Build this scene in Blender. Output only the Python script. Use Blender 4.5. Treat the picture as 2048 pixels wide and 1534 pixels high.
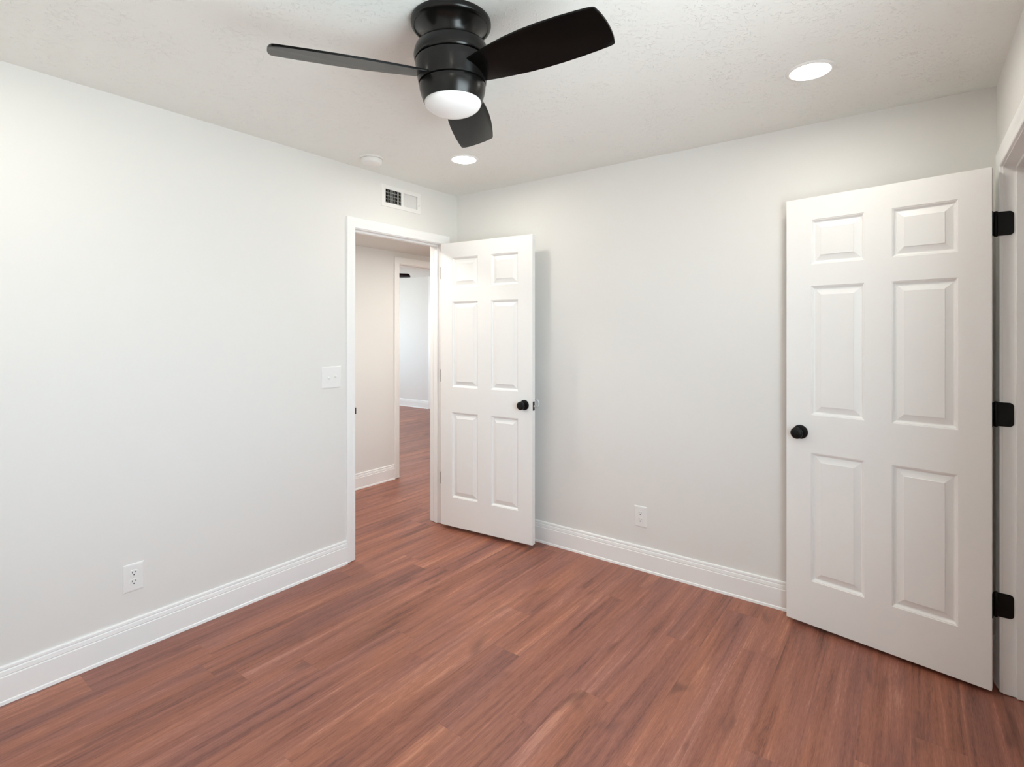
import bpy, bmesh, math, random
from mathutils import Vector, Matrix

for o in list(bpy.data.objects):
    bpy.data.objects.remove(o, do_unlink=True)
SC = bpy.context.scene
COL = SC.collection
R = math.radians

# ------------------------------------------------------------------ camera
CAM_H = 1.409
cd = bpy.data.cameras.new('camera')
cam = bpy.data.objects.new('camera', cd)
COL.objects.link(cam)
cd.sensor_fit = 'HORIZONTAL'
cd.sensor_width = 36.0
cd.lens = 1072.0 / 2048.0 * 36.0
cd.shift_x = 0.0
cd.shift_y = -(767.0 - 664.9) / 2048.0
cd.clip_start = 0.02
cam.location = (0, 0, CAM_H)
cam.rotation_euler = (R(90), 0, R(36.74))
SC.camera = cam

# ------------------------------------------------------------------ world, window light, exposure
SKY_STRENGTH = 11.7
CAN_STRENGTH = 85.0
HALL_STRENGTH = 265.0
w = bpy.data.worlds.new('world')
SC.world = w
w.use_nodes = True
wn = w.node_tree
wn.nodes.clear()
out = wn.nodes.new('ShaderNodeOutputWorld')
bg = wn.nodes.new('ShaderNodeBackground')
tc = wn.nodes.new('ShaderNodeTexCoord')
sep = wn.nodes.new('ShaderNodeSeparateXYZ')
rmp = wn.nodes.new('ShaderNodeValToRGB')
mp = wn.nodes.new('ShaderNodeMapRange')
mp.inputs['From Min'].default_value = -1
mp.inputs['From Max'].default_value = 1
wn.links.new(tc.outputs['Generated'], sep.inputs[0])
wn.links.new(sep.outputs['Z'], mp.inputs['Value'])
wn.links.new(mp.outputs['Result'], rmp.inputs['Fac'])
rmp.color_ramp.elements[0].position = 0.44
rmp.color_ramp.elements[0].color = (0.86, 0.98, 1.02, 1)
rmp.color_ramp.elements[1].position = 0.56
rmp.color_ramp.elements[1].color = (0.70, 0.91, 1.06, 1)
wn.links.new(rmp.outputs['Color'], bg.inputs['Color'])
bg.inputs['Strength'].default_value = SKY_STRENGTH
wn.links.new(bg.outputs[0], out.inputs['Surface'])

# room dimensions (metres); camera stands at x = y = 0
H = 2.44
XL, XR, YB, YF = -2.7705, 0.2834, 3.012, -0.42
TH = 0.12
WIN_Y0, WIN_Y1, WIN_Z0, WIN_Z1 = 0.35, 1.55, 0.84, 2.14

def portal(name, loc, rot, sx, sy):
    ld = bpy.data.lights.new(name, 'AREA')
    ld.shape = 'RECTANGLE'
    ld.size, ld.size_y = sx, sy
    ld.cycles.is_portal = True
    lo = bpy.data.objects.new(name, ld)
    COL.objects.link(lo)
    lo.location = loc
    lo.rotation_euler = rot
    return lo
portal('window_portal', (XR + TH + 0.02, (WIN_Y0 + WIN_Y1) / 2, (WIN_Z0 + WIN_Z1) / 2), (0, R(90), 0),
       WIN_Z1 - WIN_Z0, WIN_Y1 - WIN_Y0)
portal('far_added_window_portal', (-9.14, 5.15, 1.45), (0, R(-90), 0), 1.3, 1.7)  # serves the opening added to light the far room

SC.view_settings.view_transform = 'Standard'
SC.view_settings.look = 'None'
SC.view_settings.gamma = 1.0
SC.view_settings.exposure = 0.075
SC.view_settings.use_curve_mapping = False
cy = SC.cycles
cy.max_bounces = 14
cy.diffuse_bounces = 10
cy.glossy_bounces = 4
cy.sample_clamp_indirect = 6.0
cy.use_denoising = True
cy.caustics_reflective = False
cy.caustics_refractive = False

# ------------------------------------------------------------------ materials
def mat(name, color, rough=0.5, metal=0.0, spec=0.5, coat=0.0):
    m = bpy.data.materials.new(name)
    m.use_nodes = True
    b = m.node_tree.nodes['Principled BSDF']
    b.inputs['Base Color'].default_value = (*color, 1)
    b.inputs['Roughness'].default_value = rough
    b.inputs['Metallic'].default_value = metal
    b.inputs['Specular IOR Level'].default_value = spec
    b.inputs['Coat Weight'].default_value = coat
    return m

def nd(m, t, **kw):
    n = m.node_tree.nodes.new(t)
    for k, v in kw.items():
        setattr(n, k, v)
    return n

def add_bump(m, scale, strength, dist=0.002, detail=4.0, rough=0.55, distortion=0.0, lo=None, hi=None):
    t = m.node_tree
    tcn = nd(m, 'ShaderNodeTexCoord')
    nz = nd(m, 'ShaderNodeTexNoise')
    nz.inputs['Scale'].default_value = scale
    nz.inputs['Detail'].default_value = detail
    nz.inputs['Roughness'].default_value = rough
    nz.inputs['Distortion'].default_value = distortion
    t.links.new(tcn.outputs['Object'], nz.inputs['Vector'])
    src = nz.outputs['Fac']
    if lo is not None:
        mr = nd(m, 'ShaderNodeMapRange', interpolation_type='SMOOTHSTEP')
        mr.inputs['From Min'].default_value = lo
        mr.inputs['From Max'].default_value = hi
        t.links.new(src, mr.inputs['Value'])
        src = mr.outputs['Result']
    bp = nd(m, 'ShaderNodeBump')
    bp.inputs['Strength'].default_value = strength
    bp.inputs['Distance'].default_value = dist
    t.links.new(src, bp.inputs['Height'])
    t.links.new(bp.outputs['Normal'], t.nodes['Principled BSDF'].inputs['Normal'])
    return m

M = {}
M['wall'] = add_bump(mat('wall_paint', (0.784, 0.776, 0.752), 0.62, spec=0.3), 260, 0.12, 0.0008)
M['ceiling'] = mat('ceiling_texture_paint', (0.855, 0.872, 0.846), 0.8, spec=0.2)
M['trim'] = mat('trim_paint', (0.90, 0.905, 0.90), 0.32, spec=0.5)
M['door'] = add_bump(mat('door_paint', (0.875, 0.875, 0.862), 0.38, spec=0.45), 420, 0.10, 0.0005)
M['plastic'] = mat('white_plastic', (0.84, 0.84, 0.825), 0.35)
M['ivory'] = mat('detector_plastic', (0.83, 0.825, 0.80), 0.45)
M['register'] = mat('register_enamel', (0.84, 0.83, 0.81), 0.35)
M['black'] = mat('matte_black_metal', (0.004, 0.0038, 0.0036), 0.40, spec=0.25)
M['fan_black'] = mat('fan_black_metal', (0.005, 0.0047, 0.0042), 0.24, spec=0.34)
M['blade'] = mat('fan_blade_black', (0.0025, 0.0024, 0.0022), 0.26, spec=0.11)
M['nickel'] = mat('dull_nickel', (0.22, 0.21, 0.19), 0.42, metal=0.8)
M['steel'] = mat('latch_steel', (0.75, 0.74, 0.72), 0.22, metal=1.0)
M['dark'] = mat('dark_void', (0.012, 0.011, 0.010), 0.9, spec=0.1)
M['damper'] = mat('galvanised_damper', (0.42, 0.41, 0.39), 0.5, metal=0.4)
M['slot'] = mat('outlet_slot', (0.07, 0.068, 0.064), 0.7)
M['opal'] = mat('opal_glass', (0.80, 0.80, 0.795), 0.22, spec=0.5)
M['clear'] = mat('soft_clear_plastic', (0.80, 0.80, 0.79), 0.25)

def ceiling_nodes(m):
    t = m.node_tree
    tcn = nd(m, 'ShaderNodeTexCoord')
    mpn = nd(m, 'ShaderNodeMapping')
    t.links.new(tcn.outputs['Object'], mpn.inputs['Vector'])
    n1 = nd(m, 'ShaderNodeTexNoise')
    n1.inputs['Scale'].default_value = 38
    n1.inputs['Detail'].default_value = 3
    n1.inputs['Roughness'].default_value = 0.6
    n1.inputs['Distortion'].default_value = 2.2
    n2 = nd(m, 'ShaderNodeTexNoise')
    n2.inputs['Scale'].default_value = 7
    n2.inputs['Detail'].default_value = 2
    t.links.new(mpn.outputs[0], n1.inputs['Vector'])
    t.links.new(mpn.outputs[0], n2.inputs['Vector'])
    mr = nd(m, 'ShaderNodeMapRange', interpolation_type='SMOOTHSTEP')
    mr.inputs['From Min'].default_value = 0.54
    mr.inputs['From Max'].default_value = 0.70
    t.links.new(n1.outputs['Fac'], mr.inputs['Value'])
    mr2 = nd(m, 'ShaderNodeMapRange', interpolation_type='SMOOTHSTEP')
    mr2.inputs['From Min'].default_value = 0.36
    mr2.inputs['From Max'].default_value = 0.62
    mr2.inputs['To Min'].default_value = 0.25
    t.links.new(n2.outputs['Fac'], mr2.inputs['Value'])
    mu = nd(m, 'ShaderNodeMath', operation='MULTIPLY')
    t.links.new(mr.outputs['Result'], mu.inputs[0])
    t.links.new(mr2.outputs['Result'], mu.inputs[1])
    bp = nd(m, 'ShaderNodeBump')
    bp.inputs['Strength'].default_value = 0.50
    bp.inputs['Distance'].default_value = 0.005
    t.links.new(mu.outputs[0], bp.inputs['Height'])
    t.links.new(bp.outputs['Normal'], t.nodes['Principled BSDF'].inputs['Normal'])
ceiling_nodes(M['ceiling'])

def emission(name, color, strength):
    m = bpy.data.materials.new(name)
    m.use_nodes = True
    t = m.node_tree
    t.nodes.clear()
    o = t.nodes.new('ShaderNodeOutputMaterial')
    e = t.nodes.new('ShaderNodeEmission')
    e.inputs['Color'].default_value = (*color, 1)
    e.inputs['Strength'].default_value = strength
    t.links.new(e.outputs[0], o.inputs['Surface'])
    return m
M['led'] = emission('led_diffuser', (1.0, 0.935, 0.83), CAN_STRENGTH)
M['led_hall'] = emission('led_diffuser_hall', (1.0, 0.955, 0.88), HALL_STRENGTH)

PW, PL, PX = 0.152, 1.22, -1.522      # plank width, length, seam phase
def wood():
    m = mat('cherry_vinyl_plank', (0.25, 0.09, 0.06), 0.38, spec=0.46)
    t = m.node_tree
    L = t.links.new
    b = t.nodes['Principled BSDF']
    def mth(op, a, bb=None, c=None):
        n = nd(m, 'ShaderNodeMath', operation=op)
        for i, v in enumerate((a, bb, c)):
            if v is None:
                continue
            if isinstance(v, (int, float)):
                n.inputs[i].default_value = v
            else:
                L(v, n.inputs[i])
        return n.outputs[0]
    def comb(x, y, z):
        n = nd(m, 'ShaderNodeCombineXYZ')
        for i, v in enumerate((x, y, z)):
            if isinstance(v, (int, float)):
                n.inputs[i].default_value = v
            else:
                L(v, n.inputs[i])
        return n.outputs[0]
    tcn = nd(m, 'ShaderNodeTexCoord')
    sp = nd(m, 'ShaderNodeSeparateXYZ')
    L(tcn.outputs['Object'], sp.inputs[0])
    x, y = sp.outputs['X'], sp.outputs['Y']
    xr = mth('DIVIDE', mth('SUBTRACT', x, PX), PW)
    row = mth('FLOOR', xr)
    fx = mth('SUBTRACT', xr, row)
    wn1 = nd(m, 'ShaderNodeTexWhiteNoise', noise_dimensions='1D')
    L(mth('ADD', row, 7.31), wn1.inputs['W'])
    yr = mth('ADD', mth('DIVIDE', y, PL), mth('MULTIPLY', wn1.outputs['Value'], 3.0))
    colm = mth('FLOOR', yr)
    fy = mth('SUBTRACT', yr, colm)
    wn2 = nd(m, 'ShaderNodeTexWhiteNoise', noise_dimensions='3D')
    L(comb(row, colm, 3.7), wn2.inputs['Vector'])
    pid = wn2.outputs['Value']
    # broad cathedral figure, per plank
    def noise(vec, scale, detail, rough, dist):
        n = nd(m, 'ShaderNodeTexNoise')
        n.inputs['Scale'].default_value = scale
        n.inputs['Detail'].default_value = detail
        n.inputs['Roughness'].default_value = rough
        n.inputs['Distortion'].default_value = dist
        L(vec, n.inputs['Vector'])
        return n.outputs['Fac']
    off = mth('MULTIPLY', pid, 57.0)
    v1 = comb(mth('MULTIPLY', x, 17.0), mth('MULTIPLY', y, 0.95), off)
    n1 = noise(v1, 1.0, 3.0, 0.55, 0.7)
    v2 = comb(mth('MULTIPLY', x, 62.0), mth('MULTIPLY', y, 2.0), off)
    n2 = noise(v2, 1.0, 4.0, 0.6, 0.6)
    v3 = comb(mth('MULTIPLY', x, 340.0), mth('MULTIPLY', y, 26.0), off)
    n3 = noise(v3, 1.0, 2.0, 0.6, 0.2)
    # occasional smoky patches
    v4 = comb(mth('MULTIPLY', x, 9.0), mth('MULTIPLY', y, 3.2), mth('ADD', off, 19.0))
    n4 = noise(v4, 1.0, 2.0, 0.5, 0.4)
    fig = mth('ADD', mth('ADD', mth('MULTIPLY', n1, 0.44), mth('MULTIPLY', n2, 0.30)), mth('MULTIPLY', n3, 0.26))
    fig = mth('ADD', fig, mth('MULTIPLY', mth('SUBTRACT', pid, 0.5), 0.05))
    cr = nd(m, 'ShaderNodeValToRGB')
    L(fig, cr.inputs['Fac'])
    e = cr.color_ramp.elements
    e[0].position = 0.33
    e[0].color = (0.112, 0.043, 0.031, 1)
    e[1].position = 0.64
    e[1].color = (0.475, 0.210, 0.142, 1)
    k = e.new(0.45)
    k.color = (0.262, 0.096, 0.065, 1)
    k = e.new(0.56)
    k.color = (0.355, 0.138, 0.093, 1)
    sm = nd(m, 'ShaderNodeMapRange', interpolation_type='SMOOTHSTEP')
    sm.inputs['From Min'].default_value = 0.60
    sm.inputs['From Max'].default_value = 0.78
    sm.inputs['To Max'].default_value = 0.55
    L(n4, sm.inputs['Value'])
    mx = nd(m, 'ShaderNodeMix', data_type='RGBA')
    L(sm.outputs['Result'], mx.inputs['Factor'])
    L(cr.outputs['Color'], mx.inputs['A'])
    mx.inputs['B'].default_value = (0.085, 0.034, 0.027, 1)
    v5 = comb(mth('MULTIPLY', x, 7.0), mth('MULTIPLY', y, 0.8), mth('ADD', off, 31.0))
    n5 = noise(v5, 1.0, 2.0, 0.5, 0.3)
    hm = nd(m, 'ShaderNodeMapRange', interpolation_type='SMOOTHSTEP')
    hm.inputs['From Min'].default_value = 0.36
    hm.inputs['From Max'].default_value = 0.64
    L(n5, hm.inputs['Value'])
    tint = nd(m, 'ShaderNodeMix', data_type='RGBA')
    L(hm.outputs['Result'], tint.inputs['Factor'])
    tint.inputs['A'].default_value = (0.93, 0.945, 1.01, 1)
    tint.inputs['B'].default_value = (1.07, 1.045, 0.94, 1)
    mxt = nd(m, 'ShaderNodeMix', data_type='RGBA', blend_type='MULTIPLY')
    mxt.inputs['Factor'].default_value = 1.0
    L(mx.outputs['Result'], mxt.inputs['A'])
    L(tint.outputs['Result'], mxt.inputs['B'])
    # seams
    ex = mth('MULTIPLY', mth('MINIMUM', fx, mth('SUBTRACT', 1.0, fx)), PW)
    ey = mth('MULTIPLY', mth('MINIMUM', fy, mth('SUBTRACT', 1.0, fy)), PL)
    ed = mth('MINIMUM', ex, ey)
    sg = nd(m, 'ShaderNodeMapRange', interpolation_type='SMOOTHSTEP')
    sg.inputs['From Min'].default_value = 0.0002
    sg.inputs['From Max'].default_value = 0.0012
    L(ed, sg.inputs['Value'])
    mx2 = nd(m, 'ShaderNodeMix', data_type='RGBA')
    L(mth('ADD', mth('MULTIPLY', sg.outputs['Result'], 0.55), 0.45), mx2.inputs['Factor'])
    mx2.inputs['A'].default_value = (0.19, 0.078, 0.056, 1)
    L(mxt.outputs['Result'], mx2.inputs['B'])
    L(mx2.outputs['Result'], b.inputs['Base Color'])
    bp = nd(m, 'ShaderNodeBump')
    bp.inputs['Strength'].default_value = 0.10
    bp.inputs['Distance'].default_value = 0.001
    L(mth('ADD', mth('MULTIPLY', n3, 0.4), mth('MULTIPLY', sg.outputs['Result'], 0.4)), bp.inputs['Height'])
    L(bp.outputs['Normal'], b.inputs['Normal'])
    rr = nd(m, 'ShaderNodeMapRange')
    rr.inputs['To Min'].default_value = 0.33
    rr.inputs['To Max'].default_value = 0.44
    L(n3, rr.inputs['Value'])
    L(rr.outputs['Result'], b.inputs['Roughness'])
    return m
M['wood'] = wood()

# ------------------------------------------------------------------ mesh helpers
def quad(bm, pts):
    return bm.faces.new([bm.verts.new(p) for p in pts])

def box(bm, x0, x1, y0, y1, z0, z1, bev=0.0, seg=2):
    ret = bmesh.ops.create_cube(bm, size=1.0)
    vs = ret['verts']
    for v in vs:
        v.co = Vector((x0 + (v.co.x + .5) * (x1 - x0), y0 + (v.co.y + .5) * (y1 - y0), z0 + (v.co.z + .5) * (z1 - z0)))
    if bev > 0:
        es = list({e for v in vs for e in v.link_edges})
        bmesh.ops.bevel(bm, geom=es, offset=bev, segments=seg, affect='EDGES', profile=0.5)
    return vs

def lathe(bm, prof, seg=64, cap=True, mtx=None):
    rings = []
    for r, z in prof:
        if r < 1e-6:
            rings.append([bm.verts.new((0, 0, z))])
        else:
            rings.append([bm.verts.new((r * math.cos(2 * math.pi * i / seg), r * math.sin(2 * math.pi * i / seg), z)) for i in range(seg)])
    for a, b in zip(rings, rings[1:]):
        for i in range(seg):
            j = (i + 1) % seg
            if len(a) == 1 and len(b) == 1:
                continue
            if len(a) == 1:
                bm.faces.new((a[0], b[j], b[i]))
            elif len(b) == 1:
                bm.faces.new((a[i], a[j], b[0]))
            else:
                bm.faces.new((a[i], a[j], b[j], b[i]))
    if cap:
        for rg in (rings[0], rings[-1]):
            if len(rg) > 1:
                bm.faces.new(rg)
    if mtx is not None:
        for rg in rings:
            for v in rg:
                v.co = mtx @ v.co

def obj(name, bm, m, parent=None, smooth=False, angle=35.0):
    bmesh.ops.recalc_face_normals(bm, faces=bm.faces[:])
    me = bpy.data.meshes.new(name)
    bm.to_mesh(me)
    bm.free()
    if smooth:
        for p in me.polygons:
            p.use_smooth = True
        me.set_sharp_from_angle(angle=R(angle))
    me.materials.append(M[m] if isinstance(m, str) else m)
    o = bpy.data.objects.new(name, me)
    COL.objects.link(o)
    if parent is not None:
        o.parent = parent
    return o

def tag(o, label, cat, group=None, kind=None):
    o['label'] = label
    o['category'] = cat
    if group:
        o['group'] = group
    if kind:
        o['kind'] = kind
    return o

def thing(name, label, cat, loc=(0, 0, 0), rz=0.0, group=None, kind=None):
    o = bpy.data.objects.new(name, None)
    o.empty_display_size = 0.1
    COL.objects.link(o)
    o.location = loc
    o.rotation_euler = (0, 0, rz)
    return tag(o, label, cat, group, kind)

def copy_tree(o, parent=None):
    c = o.copy()
    COL.objects.link(c)
    if parent is not None:
        c.parent = parent
    for ch in list(o.children):
        copy_tree(ch, c)
    return c

def holed_wall(axis, a0, a1, u0, u1, z0, z1, holes=()):
    """Wall slab between a0..a1 on the given axis; u runs along it; rectangular holes (ua, ub, za, zb)."""
    us = sorted({u0, u1, *[h[0] for h in holes], *[h[1] for h in holes]})
    zs = sorted({z0, z1, *[h[2] for h in holes], *[h[3] for h in holes]})
    def solid(i, j):
        if i < 0 or j < 0 or i >= len(us) - 1 or j >= len(zs) - 1:
            return False
        uc, zc = (us[i] + us[i + 1]) / 2, (zs[j] + zs[j + 1]) / 2
        return not any(h[0] < uc < h[1] and h[2] < zc < h[3] for h in holes)
    bm = bmesh.new()
    P = (lambda a, u, z: (a, u, z)) if axis == 'x' else (lambda a, u, z: (u, a, z))
    for i in range(len(us) - 1):
        for j in range(len(zs) - 1):
            if not solid(i, j):
                continue
            ua, ub, za, zb = us[i], us[i + 1], zs[j], zs[j + 1]
            for a in (a0, a1):
                quad(bm, [P(a, ua, za), P(a, ub, za), P(a, ub, zb), P(a, ua, zb)])
            if not solid(i - 1, j):
                quad(bm, [P(a0, ua, za), P(a1, ua, za), P(a1, ua, zb), P(a0, ua, zb)])
            if not solid(i + 1, j):
                quad(bm, [P(a0, ub, za), P(a1, ub, za), P(a1, ub, zb), P(a0, ub, zb)])
            if not solid(i, j - 1):
                quad(bm, [P(a0, ua, za), P(a1, ua, za), P(a1, ub, za), P(a0, ub, za)])
            if not solid(i, j + 1):
                quad(bm, [P(a0, ua, zb), P(a1, ua, zb), P(a1, ub, zb), P(a0, ub, zb)])
    bmesh.ops.remove_doubles(bm, verts=bm.verts[:], dist=1e-6)
    return bm

def structure(name, bm, m, label, cat, smooth=False):
    return tag(obj(name, bm, m, smooth=smooth), label, cat, kind='structure')

# ------------------------------------------------------------------ shell
# doorway clear openings
D1A, D1B, DZ = 2.083, 2.850, 2.053          # left wall doorway
D2A, D2B = 2.050, 2.815                     # right wall doorway
JB = 0.018                                  # jamb board
XH, HH = -3.9955, 2.19                      # hall far wall, hall ceiling
HA, HB, HZ = 3.520, 4.300, 2.070            # doorway in the hall wall
YFAR = 7.0
VENT = (2.308, 2.608, 2.256, 2.360)

bm = bmesh.new()
quad(bm, [(-9.3, YF - TH, 0), (1.3, YF - TH, 0), (1.3, YFAR + TH, 0), (-9.3, YFAR + TH, 0)])
structure('floor', bm, 'wood', 'reddish cherry wood plank floor', 'floor')

bm = bmesh.new()
box(bm, XL - TH, 1.25, YF - TH, YB + TH, H, H + 0.08)
structure('ceiling', bm, 'ceiling', 'white hand-textured bedroom ceiling', 'ceiling')

structure('wall_left', holed_wall('x', XL, XL - TH, YF - TH, YB + TH, 0, H,
          [(D1A - JB, D1B + JB, 0, DZ + JB), VENT]), 'wall', 'pale greige wall on the left with the hall doorway', 'wall')
structure('wall_back', holed_wall('y', YB, YB + TH, XL, 1.25, 0, H), 'wall',
          'pale greige back wall behind the two doors', 'wall')
structure('wall_right', holed_wall('x', XR, XR + TH, YF, YB, 0, H,
          [(D2A - JB, D2B + JB, 0, DZ + JB), (WIN_Y0, WIN_Y1, WIN_Z0, WIN_Z1)]), 'wall',
          'pale greige wall at the right edge with the closet doorway', 'wall')
structure('wall_front', holed_wall('y', YF, YF - TH, XL, XR + TH, 0, H), 'wall',
          'pale greige wall behind the camera', 'wall')

# closet behind the right wall
bm = bmesh.new()
cx0, cx1, cy0, cy1 = XR + TH, 1.15, 1.86, YB
quad(bm, [(cx1, cy0, 0), (cx1, cy1, 0), (cx1, cy1, H), (cx1, cy0, H)])
quad(bm, [(cx0, cy0, 0), (cx1, cy0, 0), (cx1, cy0, H), (cx0, cy0, H)])
structure('wall_closet', bm, 'wall', 'closet walls behind the right doorway', 'wall')

# hall
structure('wall_hall', holed_wall('x', XH, XH - TH, 0.6, YFAR, 0, H, [(HA - JB, HB + JB, 0, HZ + JB)]), 'wall',
          'pale hall wall seen through the left doorway', 'wall')
bm = bmesh.new()
box(bm, XH, XL - TH, 0.6, 5.6, HH, HH + 0.06)
structure('ceiling_hall', bm, 'wall', 'lowered hall ceiling beyond the left doorway', 'ceiling')
bm = bmesh.new()
quad(bm, [(XH, 0.6, 0), (XL - TH, 0.6, 0), (XL - TH, 0.6, HH), (XH, 0.6, HH)])
quad(bm, [(XH, 5.6, 0), (XL - TH, 5.6, 0), (XL - TH, 5.6, HH), (XH, 5.6, HH)])
quad(bm, [(XL - TH, YB + TH, 0), (XL - TH, 5.6, 0), (XL - TH, 5.6, HH), (XL - TH, YB + TH, HH)])
structure('wall_hall_end', bm, 'wall', 'end walls of the hall beyond the left doorway', 'wall')

# far room
structure('wall_far_back', holed_wall('y', YFAR, YFAR + TH, -9.12, XH, 0, H), 'wall',
          'bright far room wall seen through both doorways', 'wall')
structure('wall_far_left', holed_wall('x', -9.0, -9.0 - TH, 2.2, YFAR, 0, H, [(4.3, 6.0, 0.8, 2.1)]), 'wall',  # opening added so daylight brightens the far room
          'far room wall with an added window opening', 'wall')
structure('wall_far_front', holed_wall('y', 2.2, 2.2 - TH, -9.12, XH - TH, 0, H), 'wall',
          'near wall of the far room', 'wall')
bm = bmesh.new()
box(bm, -9.12, XH, 2.08, YFAR + TH, H, H + 0.08)
structure('ceiling_far', bm, 'ceiling', 'white ceiling of the far room', 'ceiling')

# ------------------------------------------------------------------ baseboards
BASE = [(0, 0.142), (0.005, 0.142), (0.0085, 0.138), (0.0095, 0.130), (0.0075, 0.1265), (0.0105, 0.1225), (0.0125, 0.108),
        (0.0105, 0.1045), (0.0135, 0.101), (0.0138, 0.014), (0.0175, 0.011), (0.0195, 0.0), (0, 0.0)]
def baseboard(bm, p0, p1, n):
    n = Vector((n[0], n[1], 0))
    a = [bm.verts.new(Vector((p0[0], p0[1], z)) + n * t) for t, z in BASE]
    b = [bm.verts.new(Vector((p1[0], p1[1], z)) + n * t) for t, z in BASE]
    k = len(BASE)
    for i in range(k):
        j = (i + 1) % k
        bm.faces.new((a[i], a[j], b[j], b[i]))
    bm.faces.new(a)
    bm.faces.new(b)

CW = 0.062
bm = bmesh.new()
baseboard(bm, (XL, YF), (XL, D1A - 0.005 - CW), (1, 0))
baseboard(bm, (XL, D1B + 0.005 + CW), (XL, YB), (1, 0))
structure('baseboard_left', bm, 'trim', 'tall white moulded baseboard along the left wall', 'baseboard')
bm = bmesh.new()
baseboard(bm, (XL, YB), (XR, YB), (0, -1))
structure('baseboard_back', bm, 'trim', 'tall white moulded baseboard along the back wall', 'baseboard')
bm = bmesh.new()
baseboard(bm, (XR, YF), (XR, D2A - 0.005 - CW), (-1, 0))
baseboard(bm, (XR, D2B + 0.005 + CW), (XR, YB), (-1, 0))
structure('baseboard_right', bm, 'trim', 'white moulded baseboard along the right wall', 'baseboard')
bm = bmesh.new()
baseboard(bm, (XH, 0.6), (XH, HA - 0.005 - CW), (1, 0))
baseboard(bm, (XH, HB + 0.005 + CW), (XH, 5.6), (1, 0))
structure('baseboard_hall', bm, 'trim', 'white moulded baseboard in the hall', 'baseboard')
bm = bmesh.new()
baseboard(bm, (-9.0, YFAR), (-7.135, YFAR), (0, -1))
structure('baseboard_far', bm, 'trim', 'white baseboard in the far room', 'baseboard')

# ------------------------------------------------------------------ door trim
CAS = [(0, 0), (0, 0.008), (0.003, 0.0100), (0.010, 0.0108), (0.018, 0.0102), (0.024, 0.0112), (0.036, 0.0150), (0.050, 0.0165),
       (0.058, 0.0160), (CW, 0.0135), (CW, 0)]
def casing(bm, x, n, ya, yb, zi, z0=0.004):
    """x wall plane, n = +1/-1 outward, ya/yb inner edges, zi inner head height."""
    paths = []
    for wv, t in CAS:
        X = x + n * t
        paths.append([bm.verts.new(p) for p in ((X, ya - wv, z0), (X, ya - wv, zi + wv), (X, yb + wv, zi + wv), (X, yb + wv, z0))])
    for a, b in zip(paths, paths[1:]):
        for i in range(3):
            bm.faces.new((a[i], a[i + 1], b[i + 1], b[i]))
    bm.faces.new([p[0] for p in paths])
    bm.faces.new([p[3] for p in paths])

def jamb_set(n, x_face, x_back, ya, yb, z, stop_at, label, sides=(1, -1)):
    """jamb boards lining an opening, plus casings on both faces and the stop moulding."""
    lo, hi = min(x_face, x_back), max(x_face, x_back)
    bm = bmesh.new()
    box(bm, lo, hi, ya - JB, ya, 0.003, z)
    box(bm, lo, hi, yb, yb + JB, 0.003, z)
    box(bm, lo, hi, ya - JB, yb + JB, z, z + JB)
    t = structure('trim_%d' % n, bm, 'trim', label, 'door frame')
    s0, s1 = stop_at
    bm = bmesh.new()
    box(bm, s0, s1, ya, ya + 0.011, 0.003, z - 0.011, 0.0015)
    box(bm, s0, s1, yb - 0.011, yb, 0.003, z - 0.011, 0.0015)
    box(bm, s0, s1, ya, yb, z - 0.011, z, 0.0015)
    obj('door_stop', bm, 'trim', t)
    for xf, sgn in ((x_face, sides[0]), (x_back, sides[1])):
        bm = bmesh.new()
        casing(bm, xf, sgn, ya - 0.005, yb + 0.005, z + 0.005)
        obj('casing', bm, 'trim', t, smooth=True, angle=25)
    return t

T1 = jamb_set(1, XL, XL - TH, D1A, D1B, DZ, (XL - 0.074, XL - 0.038), 'white door frame around the hall doorway on the left wall')
bm = bmesh.new()
box(bm, XL - 0.034, XL + 0.0005, D1A, D1A + 0.0015, 0.895, 0.953, 0.0006)
box(bm, XL - 0.003, XL + 0.0105, D1A - 0.0045, D1A + 0.0012, 0.905, 0.943, 0.0004)
sp_ = obj('strike_plate', bm, 'black', T1)
sp_['label'] = 'black metal strike plate'
T2 = jamb_set(2, XR, XR + TH, D2A, D2B, DZ, (XR + 0.038, XR + 0.074), 'white door frame around the closet doorway at the right edge', sides=(-1, 1))
T3 = jamb_set(3, XH, XH - TH, HA, HB, HZ, (XH - 0.074, XH - 0.040), 'white door frame in the hall seen through the left doorway')

# casing on the far room's wall
bm = bmesh.new()
box(bm, -7.135, -7.07, YFAR - 0.016, YFAR, 0.003, 2.44, 0.003)
structure('trim_4', bm, 'trim', 'white upright trim on the far room wall', 'trim')

# ------------------------------------------------------------------ doors
ZR = [0.222, 0.834, 1.016, 1.630, 1.735, 1.946]
def nest(bm, loops, close):
    """loops: list of 4-point rings; makes quads between; optional last cap."""
    rings = [[bm.verts.new(p) for p in lp] for lp in loops]
    for a, b in zip(rings, rings[1:]):
        for i in range(4):
            j = (i + 1) % 4
            bm.faces.new((a[i], a[j], b[j], b[i]))
    if close:
        bm.faces.new(rings[-1])
    return rings

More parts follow.
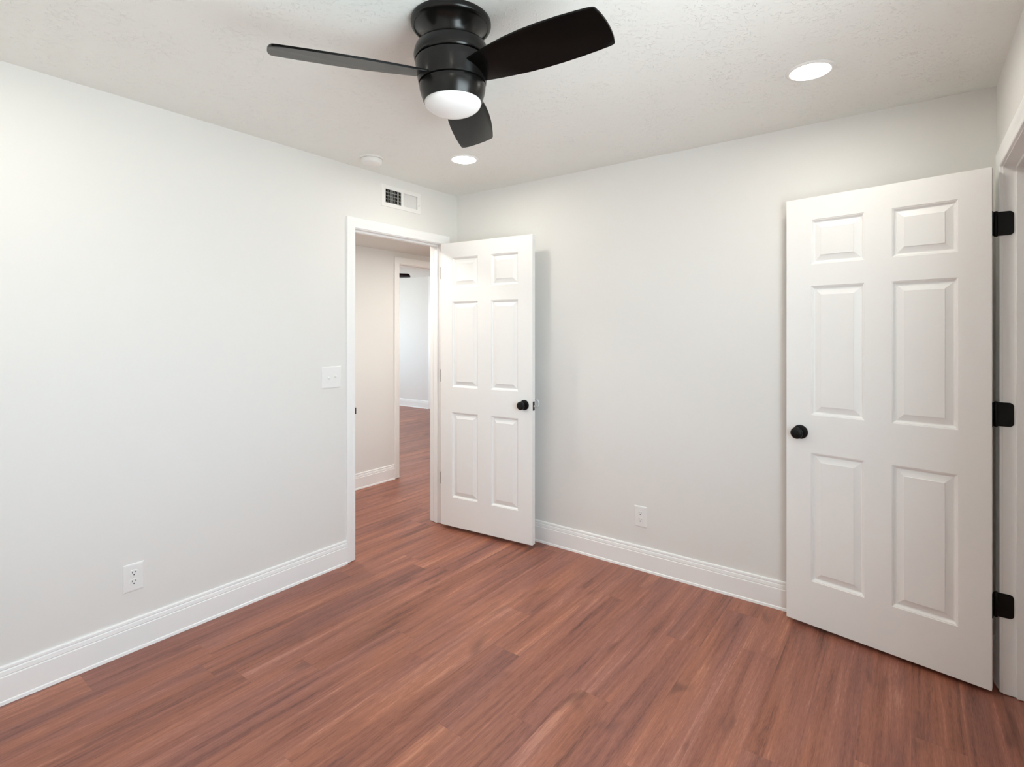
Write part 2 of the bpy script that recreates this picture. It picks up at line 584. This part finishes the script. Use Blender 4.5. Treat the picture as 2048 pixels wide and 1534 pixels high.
def make_leaf(W, cols, parent, y0, y1, x0, z0, z1, ZR):
    panels = [(cols[2 * i], cols[2 * i + 1], ZR[2 * j], ZR[2 * j + 1]) for i in range(2) for j in range(3)]
    xs = [x0, *cols, W]
    zs = [z0, *ZR, z1]
    bm = bmesh.new()
    STK = [(0.0, 0.0), (0.0008, 0.0022), (0.0045, 0.0032), (0.0052, 0.0056), (0.0095, 0.0110), (0.012, 0.0126)]
    for yf, s in ((y0, 1), (y1, -1)):
        for i in range(len(xs) - 1):
            for j in range(len(zs) - 1):
                c = (xs[i], xs[i + 1], zs[j], zs[j + 1])
                if c in panels:
                    a, b_, c_, d_ = c
                    nest(bm, [[(a + k, yf + s * d, c_ + k), (b_ - k, yf + s * d, c_ + k), (b_ - k, yf + s * d, d_ - k), (a + k, yf + s * d, d_ - k)]
                              for k, d in STK], False)
                else:
                    quad(bm, [(c[0], yf, c[2]), (c[1], yf, c[2]), (c[1], yf, c[3]), (c[0], yf, c[3])])
    k, d = STK[-1]
    for a, b_, c_, d_ in panels:
        r0, r1 = [], []
        for yy, rr in ((y0 + d, r0), (y1 - d, r1)):
            rr += [(a + k, yy, c_ + k), (b_ - k, yy, c_ + k), (b_ - k, yy, d_ - k), (a + k, yy, d_ - k)]
        nest(bm, [r0, r1], False)
    nest(bm, [[(x0, y0, z0), (W, y0, z0), (W, y0, z1), (x0, y0, z1)], [(x0, y1, z0), (W, y1, z0), (W, y1, z1), (x0, y1, z1)]], False)
    bmesh.ops.remove_doubles(bm, verts=bm.verts[:], dist=1e-6)
    leaf = obj('leaf', bm, 'door', parent)
    bv = leaf.modifiers.new('edge', 'BEVEL')
    bv.width = 0.0012
    bv.segments = 2
    bv.limit_method = 'ANGLE'
    bv.angle_limit = R(60)
    for a, b_, c_, d_ in panels:
        bm = bmesh.new()
        RP = [(0.012, 0.0128), (0.0150, 0.0128), (0.0165, 0.0120), (0.040, 0.0042), (0.0408, 0.0022), (0.0425, 0.0018)]
        ends = []
        for yf, s in ((y0, 1), (y1, -1)):
            rg = nest(bm, [[(a + k, yf + s * d, c_ + k), (b_ - k, yf + s * d, c_ + k), (b_ - k, yf + s * d, d_ - k), (a + k, yf + s * d, d_ - k)]
                           for k, d in RP], True)
            ends.append(rg[0])
        for i in range(4):
            j = (i + 1) % 4
            bm.faces.new((ends[0][i], ends[0][j], ends[1][j], ends[1][i]))
        obj('panel', bm, 'door', parent)

ROS = [(0, 0.0), (0.0335, 0.0), (0.0335, 0.004), (0.0315, 0.0075), (0.026, 0.0095), (0.0, 0.0095)]
KNB = [(0.0125, 0.008), (0.0125, 0.016), (0.0115, 0.024), (0.0135, 0.030), (0.0195, 0.036), (0.0255, 0.043), (0.0275, 0.049),
       (0.0270, 0.054), (0.0235, 0.0585), (0.0150, 0.0612), (0.0, 0.0620)]
def knob(parent, x, y, z, s):
    """s = +1/-1: side along local y"""
    mt = Matrix.Translation((x, y, z)) @ Matrix.Rotation(R(-90 * s), 4, 'X')
    bm = bmesh.new()
    lathe(bm, KNB, 40, True, mt)
    k = obj('door_knob', bm, 'black', parent, smooth=True, angle=50)
    k['label'] = 'round matte black knob'
    bm = bmesh.new()
    lathe(bm, ROS, 40, True, mt)
    obj('rosette', bm, 'black', k, smooth=True, angle=40)
    return k

def hinge(parent, x, y, z, hgt, m, leaves, lab=None, r=0.0065):
    """knuckle at (x, y, z centre) plus leaf plates (x0, x1, y0, y1)."""
    bm = bmesh.new()
    lathe(bm, [(0, -hgt / 2 - 0.003), (r * 0.7, -hgt / 2 - 0.003), (r, -hgt / 2), (r, hgt / 2), (r * 0.7, hgt / 2 + 0.003), (0, hgt / 2 + 0.003)], 20, False,
          Matrix.Translation((x, y, z)))
    o = obj('hinge', bm, m, parent, smooth=True)
    if lab:
        o['label'] = lab
    for (x0, x1, y0, y1, rad) in leaves:
        bm = bmesh.new()
        vs = box(bm, x0, x1, y0, y1, z - hgt / 2, z + hgt / 2)
        if rad:
            far = x1 if rad > 0 else x0
            es = [e for v in vs for e in v.link_edges if abs(e.verts[0].co.x - far) < 1e-6 and abs(e.verts[1].co.x - far) < 1e-6
                  and abs(e.verts[0].co.z - e.verts[1].co.z) < 1e-6]
            bmesh.ops.bevel(bm, geom=list(set(es)), offset=abs(rad), segments=6, affect='EDGES', profile=0.5)
        obj('hinge_leaf', bm, m, o)
    return o

# hall door (left), standing open against the back wall
S1 = 0.99
W1 = 0.771 * S1
def zs_(s, z):
    return CAM_H + s * (z - CAM_H)
door1 = thing('door_1', 'open white six-panel door by the hall doorway, narrower in view', 'door', (-2.763 * S1, 2.828 * S1, 0), R(5.0), kind='structure')
make_leaf(W1, [c * S1 for c in (0.106, 0.333, 0.445, 0.662)], door1, 0.0, 0.035, 0.004, zs_(S1, 0.012), zs_(S1, 2.054), [zs_(S1, z) for z in ZR])
knob(door1, 0.711 * S1, 0.0, 0.934, -1)
knob(door1, 0.711 * S1, 0.035, 0.934, 1)
bm = bmesh.new()
box(bm, W1 - 0.001, W1 + 0.0012, 0.0055, 0.0295, 0.900, 0.958, 0.0008)
lp = obj('latch_plate', bm, 'black', door1)
lp['label'] = 'black latch plate on the door edge'
bm = bmesh.new()
vs = box(bm, W1 + 0.001, W1 + 0.012, 0.010, 0.024, 0.922, 0.936, 0.002)
lb = obj('latch_bolt', bm, 'steel', lp)
lb['label'] = 'shiny steel latch bolt'
for z in (1.846, 1.093, 0.34):
    hinge(door1, -0.0045, 0.037, z, 0.089, 'nickel', [(0.0008, 0.0038, 0.004, 0.036, 0)], 'dull grey hinge', r=0.0050)
# jamb-side hinge leaves of that door are set into the frame
for z in (1.846, 1.093, 0.34):
    bm = bmesh.new()
    box(bm, XL - 0.013, XL + 0.002, D1B - 0.0018, D1B + 0.0005, z - 0.0445, z + 0.0445)
    jl = obj('hinge_leaf', bm, 'nickel', T1)
    jl['label'] = 'dull grey hinge leaf'

# closet door (right)
S2 = 0.995
W2 = 0.759 * S2
door2 = thing('door_2', 'large open white six-panel door at the right with three black hinges', 'door', (0.251 * S2, 2.790 * S2, 0), R(169.756), kind='structure')
make_leaf(W2, [c * S2 for c in (0.105, 0.326, 0.430, 0.648)], door2, -0.035, 0.0, 0.002, zs_(S2, 0.012), zs_(S2, 2.054), [zs_(S2, z) for z in ZR])
knob(door2, 0.695 * S2, 0.0, 0.931, 1)
knob(door2, 0.695 * S2, -0.035, 0.931, -1)
bm = bmesh.new()
box(bm, W2 - 0.001, W2 + 0.0012, -0.0295, -0.0055, 0.900, 0.958, 0.0008)
lp = obj('latch_plate', bm, 'black', door2)
lp['label'] = 'black latch plate on the door edge'
iw = (Matrix.Translation(door2.location) @ Matrix.Rotation(R(169.756), 4, 'Z')).inverted()
for z in (1.833, 1.090, 0.347):
    kl = iw @ Vector((0.2625, 2.8105, z))
    hg = hinge(door2, kl.x, kl.y, z, 0.093, 'black', [(-0.0005, 0.0032, -0.034, -0.004, 0)], 'black door hinge', r=0.0062)
    # leaf screwed to the jamb
    bm = bmesh.new()
    vs = box(bm, 0.2615, 0.3150, D2B - 0.0028, D2B + 0.0005, z - 0.0465, z + 0.0465)
    es = list({e for v in vs for e in v.link_edges if e.verts[0].co.x > 0.31 and e.verts[1].co.x > 0.31 and abs(e.verts[0].co.z - e.verts[1].co.z) < 1e-6})
    bmesh.ops.bevel(bm, geom=es, offset=0.014, segments=6, affect='EDGES', profile=0.5)
    for v in bm.verts:
        v.co = iw @ v.co
    obj('hinge_leaf', bm, 'black', hg)

# ------------------------------------------------------------------ ceiling fan
def prof_fan_part(name, prof, m, parent, tl, seg=96, cap=False, angle=40):
    bm = bmesh.new()
    lathe(bm, prof, seg, cap, tl)
    return obj(name, bm, m, parent, smooth=True, angle=angle)

def make_fan(loc, label):
    root = thing('ceiling_fan', label, 'ceiling fan', loc)
    tl = Matrix.Rotation(-0.0215, 4, 'Y') @ Matrix.Rotation(0.0104, 4, 'X')
    prof_fan_part('canopy', [(0, 0), (0.1315, 0), (0.1325, -0.004), (0.1325, -0.012), (0.1310, -0.0175), (0.1275, -0.0215), (0.1235, -0.0225),
                             (0.1215, -0.0215), (0.1205, -0.0195), (0.1190, -0.0198), (0.1130, -0.0225), (0.102, -0.030), (0.092, -0.040), (0.084, -0.052), (0.079, -0.066),
                             (0.077, -0.084), (0, -0.084)], 'fan_black', root, Matrix.Identity(4))
    prof_fan_part('motor_housing', [(0, -0.0820), (0.086, -0.0820), (0.110, -0.0826), (0.1150, -0.0848), (0.1178, -0.0885), (0.1210, -0.0960), (0.1238, -0.1050), (0.1252, -0.1130), (0.1255, -0.1180),
                                    (0.1245, -0.1260), (0.1225, -0.1325), (0.1215, -0.1336), (0.1150, -0.1340), (0.1150, -0.1374), (0.1208, -0.1378),
                                    (0.1210, -0.1400), (0.1190, -0.1600), (0.1155, -0.1850), (0.1120, -0.2050), (0.1110, -0.2088), (0.1050, -0.2092), (0, -0.2092)],
                  'fan_black', root, tl)
    lk = prof_fan_part('light_housing', [(0, -0.2100), (0.1035, -0.2100), (0.1040, -0.2128), (0.1090, -0.2132), (0.1096, -0.2160), (0.1088, -0.2240), (0.1072, -0.2330), (0.1050, -0.2420), (0.1022, -0.2510),
                                         (0.0992, -0.2600), (0.0966, -0.2670), (0.0960, -0.2685), (0.0950, -0.2690), (0.0938, -0.2680), (0, -0.2660)],
                       'fan_black', root, tl)
    dome = [(0.0938, -0.2660)]
    for i in range(1, 17):
        a = i / 16 * math.pi / 2
        dome.append((0.0938 * math.cos(a) if i < 16 else 0.0, -0.2690 - 0.0400 * math.sin(a)))
    gs = prof_fan_part('glass_shade', dome, 'opal', root, tl, angle=180)
    gs['label'] = 'white opal glass light shade'
    # blades
    A0, PITCH, RT, RC, DROOP, ZT = 0.0328, 0.274, 0.5614, 0.5515, 0.036, 2.236 - 2.44
    prof = [(0.085, 0.050, 0.050), (0.12, 0.056, 0.056), (0.16, 0.064, 0.062), (0.20, 0.0715, 0.067), (0.26, 0.0795, 0.0735), (0.32, 0.0835, 0.0770), (0.38, 0.0840, 0.0780),
            (0.44, 0.0815, 0.0770), (0.50, 0.0765, 0.0740), (0.535, 0.0725, 0.0715)]
    def outline():
        up = [(r, b) for r, a, b in prof]
        dn = [(r, -a) for r, a, b in prof]
        arc = [(0.5470, 0.0695), (0.5520, 0.0650)]
        for i in range(1, 8):
            t = 0.060 - 0.120 * i / 8
            arc.append((RT - (RT - 0.5535) * (t / 0.062) ** 2, t))
        arc += [(0.5520, -0.0650), (0.5470, -0.0695)]
        return up + arc + dn[::-1]
    ol = outline()
    for i in range(3):
        a = A0 + i * 2 * math.pi / 3
        e = Vector((math.cos(a), math.sin(a), 0))
        n = Vector((-math.sin(a), math.cos(a), 0))
        t = n * math.cos(PITCH) - Vector((0, 0, 1)) * math.sin(PITCH)
        nn = e.cross(t)
        bm = bmesh.new()
        top, bot = [], []
        for r, tt in ol:
            p = e * r + t * tt + Vector((0, 0, ZT + (RC - r) * DROOP))
            top.append(bm.verts.new(tl @ (p + nn * 0.0032)))
            bot.append(bm.verts.new(tl @ (p - nn * 0.0032)))
        ft = bm.faces.new(top)
        fb = bm.faces.new(bot[::-1])
        k = len(ol)
        for q in range(k):
            j = (q + 1) % k
            bm.faces.new((top[q], bot[q], bot[j], top[j]))
        es = [ed for ed in bm.edges if (ed in ft.edges[:] or ed in fb.edges[:])]
        bmesh.ops.bevel(bm, geom=es, offset=0.0007, segments=2, affect='EDGES', profile=0.5)
        obj('blade', bm, 'blade', root, smooth=True, angle=40)
    return root

fan = make_fan((-1.228, 1.3069, H), 'black three-blade ceiling fan with white glass light, in the bedroom')
fan2 = copy_tree(fan)
fan2.location = (-6.39, 5.10, H)
fan2.rotation_euler = (0, 0, R(34.8))
fan2['label'] = 'black ceiling fan in the far room, one blade tip showing through the hall doorway'

# ------------------------------------------------------------------ recessed lights
def make_can(loc, label, group, led='led'):
    root = thing('recessed_light', label, 'ceiling light', loc, group=group)
    bm = bmesh.new()
    lathe(bm, [(0.069, -0.0015), (0.071, -0.0048), (0.075, -0.0055), (0.082, -0.0042), (0.0865, -0.0015), (0.087, 0.0), (0.0690, 0.0), (0.069, -0.0015)], 64, False)
    obj('trim_ring', bm, 'plastic', root, smooth=True, angle=50)
    bm = bmesh.new()
    lathe(bm, [(0, -0.0022), (0.060, -0.0022), (0.0688, -0.0018), (0.0688, -0.0004), (0, -0.0004)], 64, False)
    d = obj('diffuser', bm, led, root)
    d['label'] = 'glowing white diffuser'
    return root
GC = 'recessed lights'
can = make_can((-0.322, 2.395, H), 'round recessed ceiling light glowing above the large right door', GC)
def can_copy(loc, label, group=GC, src=None):
    c = copy_tree(src or can)
    c.location = loc
    c['label'] = label
    c['group'] = group
    return c
can_copy((-2.140, 2.388, H), 'small round recessed ceiling light in the far left corner, below a fan blade')
hall_can = make_can((-3.17, 3.90, HH), 'recessed light in the hall ceiling', 'recessed lights beyond the doorway', 'led_hall')
can_copy((-2.140, 0.232, H), 'recessed ceiling light nearer the camera on the left')
can_copy((-0.322, 0.232, H), 'recessed ceiling light overhead by the camera')
can_copy((-3.17, 2.20, HH), 'recessed light at the near end of the hall', 'recessed lights beyond the doorway', hall_can)
can_copy((-5.30, 4.30, H), 'added unseen light in the far room near the hall', 'recessed lights beyond the doorway', hall_can)  # no known fixture, added to brighten the far room
can_copy((-7.20, 4.60, H), 'added unseen light in the far room near its back wall', 'recessed lights beyond the doorway', hall_can)  # second unseen source added for far room brightness

# ------------------------------------------------------------------ smoke detector
sd = thing('smoke_detector', 'round white smoke detector on the ceiling near the left wall', 'smoke detector', (-2.560, 2.042, H))
bm = bmesh.new()
lathe(bm, [(0, 0), (0.0690, 0), (0.0690, -0.0060), (0.0670, -0.0085), (0.0, -0.0085)], 64, False)
obj('mounting_plate', bm, 'ivory', sd, smooth=True)
bm = bmesh.new()
lathe(bm, [(0, -0.0080), (0.0560, -0.0080), (0.0560, -0.0110), (0.0610, -0.0112), (0.0612, -0.0200), (0.0590, -0.0300), (0.0540, -0.0365), (0.0440, -0.0400), (0.0, -0.0410)], 64, False)
obj('detector_body', bm, 'ivory', sd, smooth=True)

# ------------------------------------------------------------------ air register over the hall doorway
vr = thing('air_register', 'white two-way air register above the hall doorway', 'vent', (XL, 2.4585, 2.308))
def local_boxes(bm, x0, x1, y0, y1, z0, z1, bev=0.0):
    return box(bm, x0, x1, y0 - 2.4585, y1 - 2.4585, z0 - 2.308, z1 - 2.308, bev)
bm = bmesh.new()
Y0, Y1, Z0, Z1 = 2.286, 2.631, 2.237, 2.379
ga, gb, gc, gd_ = 2.318, 2.456, 2.474, 2.600
gz0, gz1 = 2.264, 2.353
for a in ((Y0, Y1, Z0, gz0), (Y0, Y1, gz1, Z1), (Y0, ga, gz0, gz1), (gb, gc, gz0, gz1), (gd_, Y1, gz0, gz1)):
    local_boxes(bm, 0.0, 0.0055, *a)
bmesh.ops.remove_doubles(bm, verts=bm.verts[:], dist=1e-6)
obj('frame', bm, 'register', vr)
def fins(a, b, n, ang):
    bm = bmesh.new()
    for i in range(n):
        c = a + (b - a) * (i + 0.5) / n
        vs = box(bm, -0.0145, 0.0035, -0.0006, 0.0006, gz0 - 2.308, gz1 - 2.308)
        mt = Matrix.Translation((0, c - 2.4585, 0)) @ Matrix.Rotation(R(ang), 4, 'Z')
        for v in vs:
            v.co = mt @ v.co
    return bm
obj('louvers', fins(ga, gb, 11, -38), 'register', vr)
obj('louvers', fins(gc - 0.004, gd_ + 0.010, 11, 40), 'register', vr)
bm = bmesh.new()
for i in range(4):
    z = gz0 + (gz1 - gz0) * (i + 0.5) / 4
    vs = box(bm, -0.032, -0.020, VENT[0] + 0.003 - 2.4585, VENT[1] - 0.003 - 2.4585, -0.0008, 0.0008)
    mt = Matrix.Translation((0, 0, z - 2.308))
    for v in vs:
        v.co = mt @ v.co
dm = obj('damper', bm, 'damper', vr)
dm['label'] = 'grey damper blades behind the louvers'
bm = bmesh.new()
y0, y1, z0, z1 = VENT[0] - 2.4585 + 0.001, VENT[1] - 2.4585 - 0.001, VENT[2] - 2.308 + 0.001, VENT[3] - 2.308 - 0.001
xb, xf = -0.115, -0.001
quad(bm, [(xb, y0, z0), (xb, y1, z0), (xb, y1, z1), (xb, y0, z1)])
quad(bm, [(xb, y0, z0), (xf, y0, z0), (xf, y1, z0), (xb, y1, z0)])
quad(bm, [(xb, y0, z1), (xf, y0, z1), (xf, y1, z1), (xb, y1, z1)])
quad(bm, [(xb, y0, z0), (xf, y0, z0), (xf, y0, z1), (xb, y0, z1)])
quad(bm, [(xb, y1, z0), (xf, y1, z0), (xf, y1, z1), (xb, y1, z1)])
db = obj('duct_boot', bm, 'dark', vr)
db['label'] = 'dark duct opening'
bm = bmesh.new()
local_boxes(bm, 0.005, 0.011, 2.612, 2.6155, 2.288, 2.298, 0.001)
lv = obj('lever', bm, 'damper', vr)
lv['label'] = 'small grey damper lever'

# ------------------------------------------------------------------ switch and outlets
def plate_mesh(wd, ht, th=0.0055):
    bm = bmesh.new()
    nest(bm, [[(-wd / 2 + k, -d, -ht / 2 + k), (wd / 2 - k, -d, -ht / 2 + k), (wd / 2 - k, -d, ht / 2 - k), (-wd / 2 + k, -d, ht / 2 - k)]
              for k, d in ((0, 0), (0, 0.002), (0.0015, 0.004), (0.005, th - 0.0004), (0.008, th))], True)
    return bm

sw = thing('light_switch', 'white double toggle light switch left of the hall doorway', 'light switch', (XL, 1.9125, 1.1425), R(90))
obj('cover_plate', plate_mesh(0.133, 0.130), 'plastic', sw)
for x, up in ((-0.023, -1), (0.023, 1)):
    bm = bmesh.new()
    vs = box(bm, x - 0.0048, x + 0.0048, -0.019, -0.003, -0.0055, 0.0055, 0.0012)
    bm2 = Matrix.Translation((0, -0.004, 0)) @ Matrix.Rotation(R(-28 * up), 4, 'X') @ Matrix.Translation((0, 0.004, 0))
    for v in bm.verts:
        v.co = bm2 @ v.co
    obj('toggle', bm, 'plastic', sw)
    for z in (-0.030, 0.030):
        bm = bmesh.new()
        lathe(bm, [(0, 0.0066), (0.0026, 0.0064), (0.0032, 0.0054)], 16, False, Matrix.Translation((x, 0, z)) @ Matrix.Rotation(R(90), 4, 'X'))
        obj('screw', bm, 'plastic', sw, smooth=True)

def make_outlet(loc, rz, label):
    root = thing('electrical_outlet', label, 'outlet', loc, rz, 'duplex outlets')
    obj('cover_plate', plate_mesh(0.079, 0.123), 'plastic', root)
    for zc in (0.0195, -0.0195):
        bm = bmesh.new()
        pts = []
        for i in range(40):
            a = 2 * math.pi * i / 40
            pts.append((0.0172 * math.cos(a), max(-0.0138, min(0.0138, 0.0172 * math.sin(a)))))
        f0 = [bm.verts.new((x, -0.0050, zc + z)) for x, z in pts]
        f1 = [bm.verts.new((x, -0.0068, zc + z)) for x, z in pts]
        f2 = [bm.verts.new((x * 0.95, -0.0074, zc + z * 0.95)) for x, z in pts]
        for p, q in ((f0, f1), (f1, f2)):
            for i in range(40):
                j = (i + 1) % 40
                bm.faces.new((p[i], p[j], q[j], q[i]))
        bm.faces.new(f2)
        rc = obj('receptacle', bm, 'plastic', root)
        bm = bmesh.new()
        box(bm, -0.0076, -0.0052, -0.0077, -0.0066, zc + 0.0012, zc + 0.0086)
        box(bm, 0.0052, 0.0076, -0.0077, -0.0066, zc + 0.0018, zc + 0.0080)
        lathe(bm, [(0, 0.0077), (0.0029, 0.0077), (0.0029, 0.0066), (0, 0.0066)], 20, False, Matrix.Translation((0, 0, zc - 0.0065)) @ Matrix.Rotation(R(90), 4, 'X'))
        sl = obj('slots', bm, 'slot', rc)
        sl['label'] = 'dark prong slots'
    bm = bmesh.new()
    lathe(bm, [(0, 0.0066), (0.0024, 0.0064), (0.0030, 0.0054)], 16, False, Matrix.Rotation(R(90), 4, 'X'))
    obj('screw', bm, 'plastic', root, smooth=True)
    return root
ou = make_outlet((XL, 0.9015, 0.323), R(90), 'white duplex outlet low on the left wall')
ou2 = copy_tree(ou)
ou2.location = (-1.2935, YB, 0.3155)
ou2.rotation_euler = (0, 0, 0)
ou2['label'] = 'white duplex outlet low on the back wall between the doors'

# ------------------------------------------------------------------ wall bumper behind the hall door's knob
bm = bmesh.new()
mt = Matrix.Translation((-2.050, YB, 0.929)) @ Matrix.Rotation(R(90), 4, 'X')
lathe(bm, [(0, 0.0), (0.0315, 0.0), (0.0315, 0.003), (0.0295, 0.0065), (0.0265, 0.0065), (0.0235, 0.0030), (0.0, 0.0030)], 48, False, mt)
tag(obj('wall_bumper', bm, 'clear', smooth=True), 'small round clear bumper on the back wall behind the hall door knob', 'door bumper')

# ------------------------------------------------------------------ windows (out of frame, they let the daylight in; the far room's one is added)
def window(n, x0, x1, ya, yb, za, zb, label):
    bm = bmesh.new()
    t = 0.045
    box(bm, x0, x1, ya, ya + t, za, zb)
    box(bm, x0, x1, yb - t, yb, za, zb)
    box(bm, x0, x1, ya + t, yb - t, za, za + t)
    box(bm, x0, x1, ya + t, yb - t, zb - t, zb)
    zc = (za + zb) / 2
    box(bm, x0 + 0.01, x1 - 0.01, ya + t, yb - t, zc - 0.02, zc + 0.02)
    return structure('window_%d' % n, bm, 'trim', label, 'window')
window(1, XR + 0.05, XR + 0.10, WIN_Y0, WIN_Y1, WIN_Z0, WIN_Z1, 'white window in the right wall')
window(2, -9.10, -9.05, 4.3, 6.0, 0.8, 2.1, 'added unseen window lighting the far room')  # added window, sized for the brightness of the far room
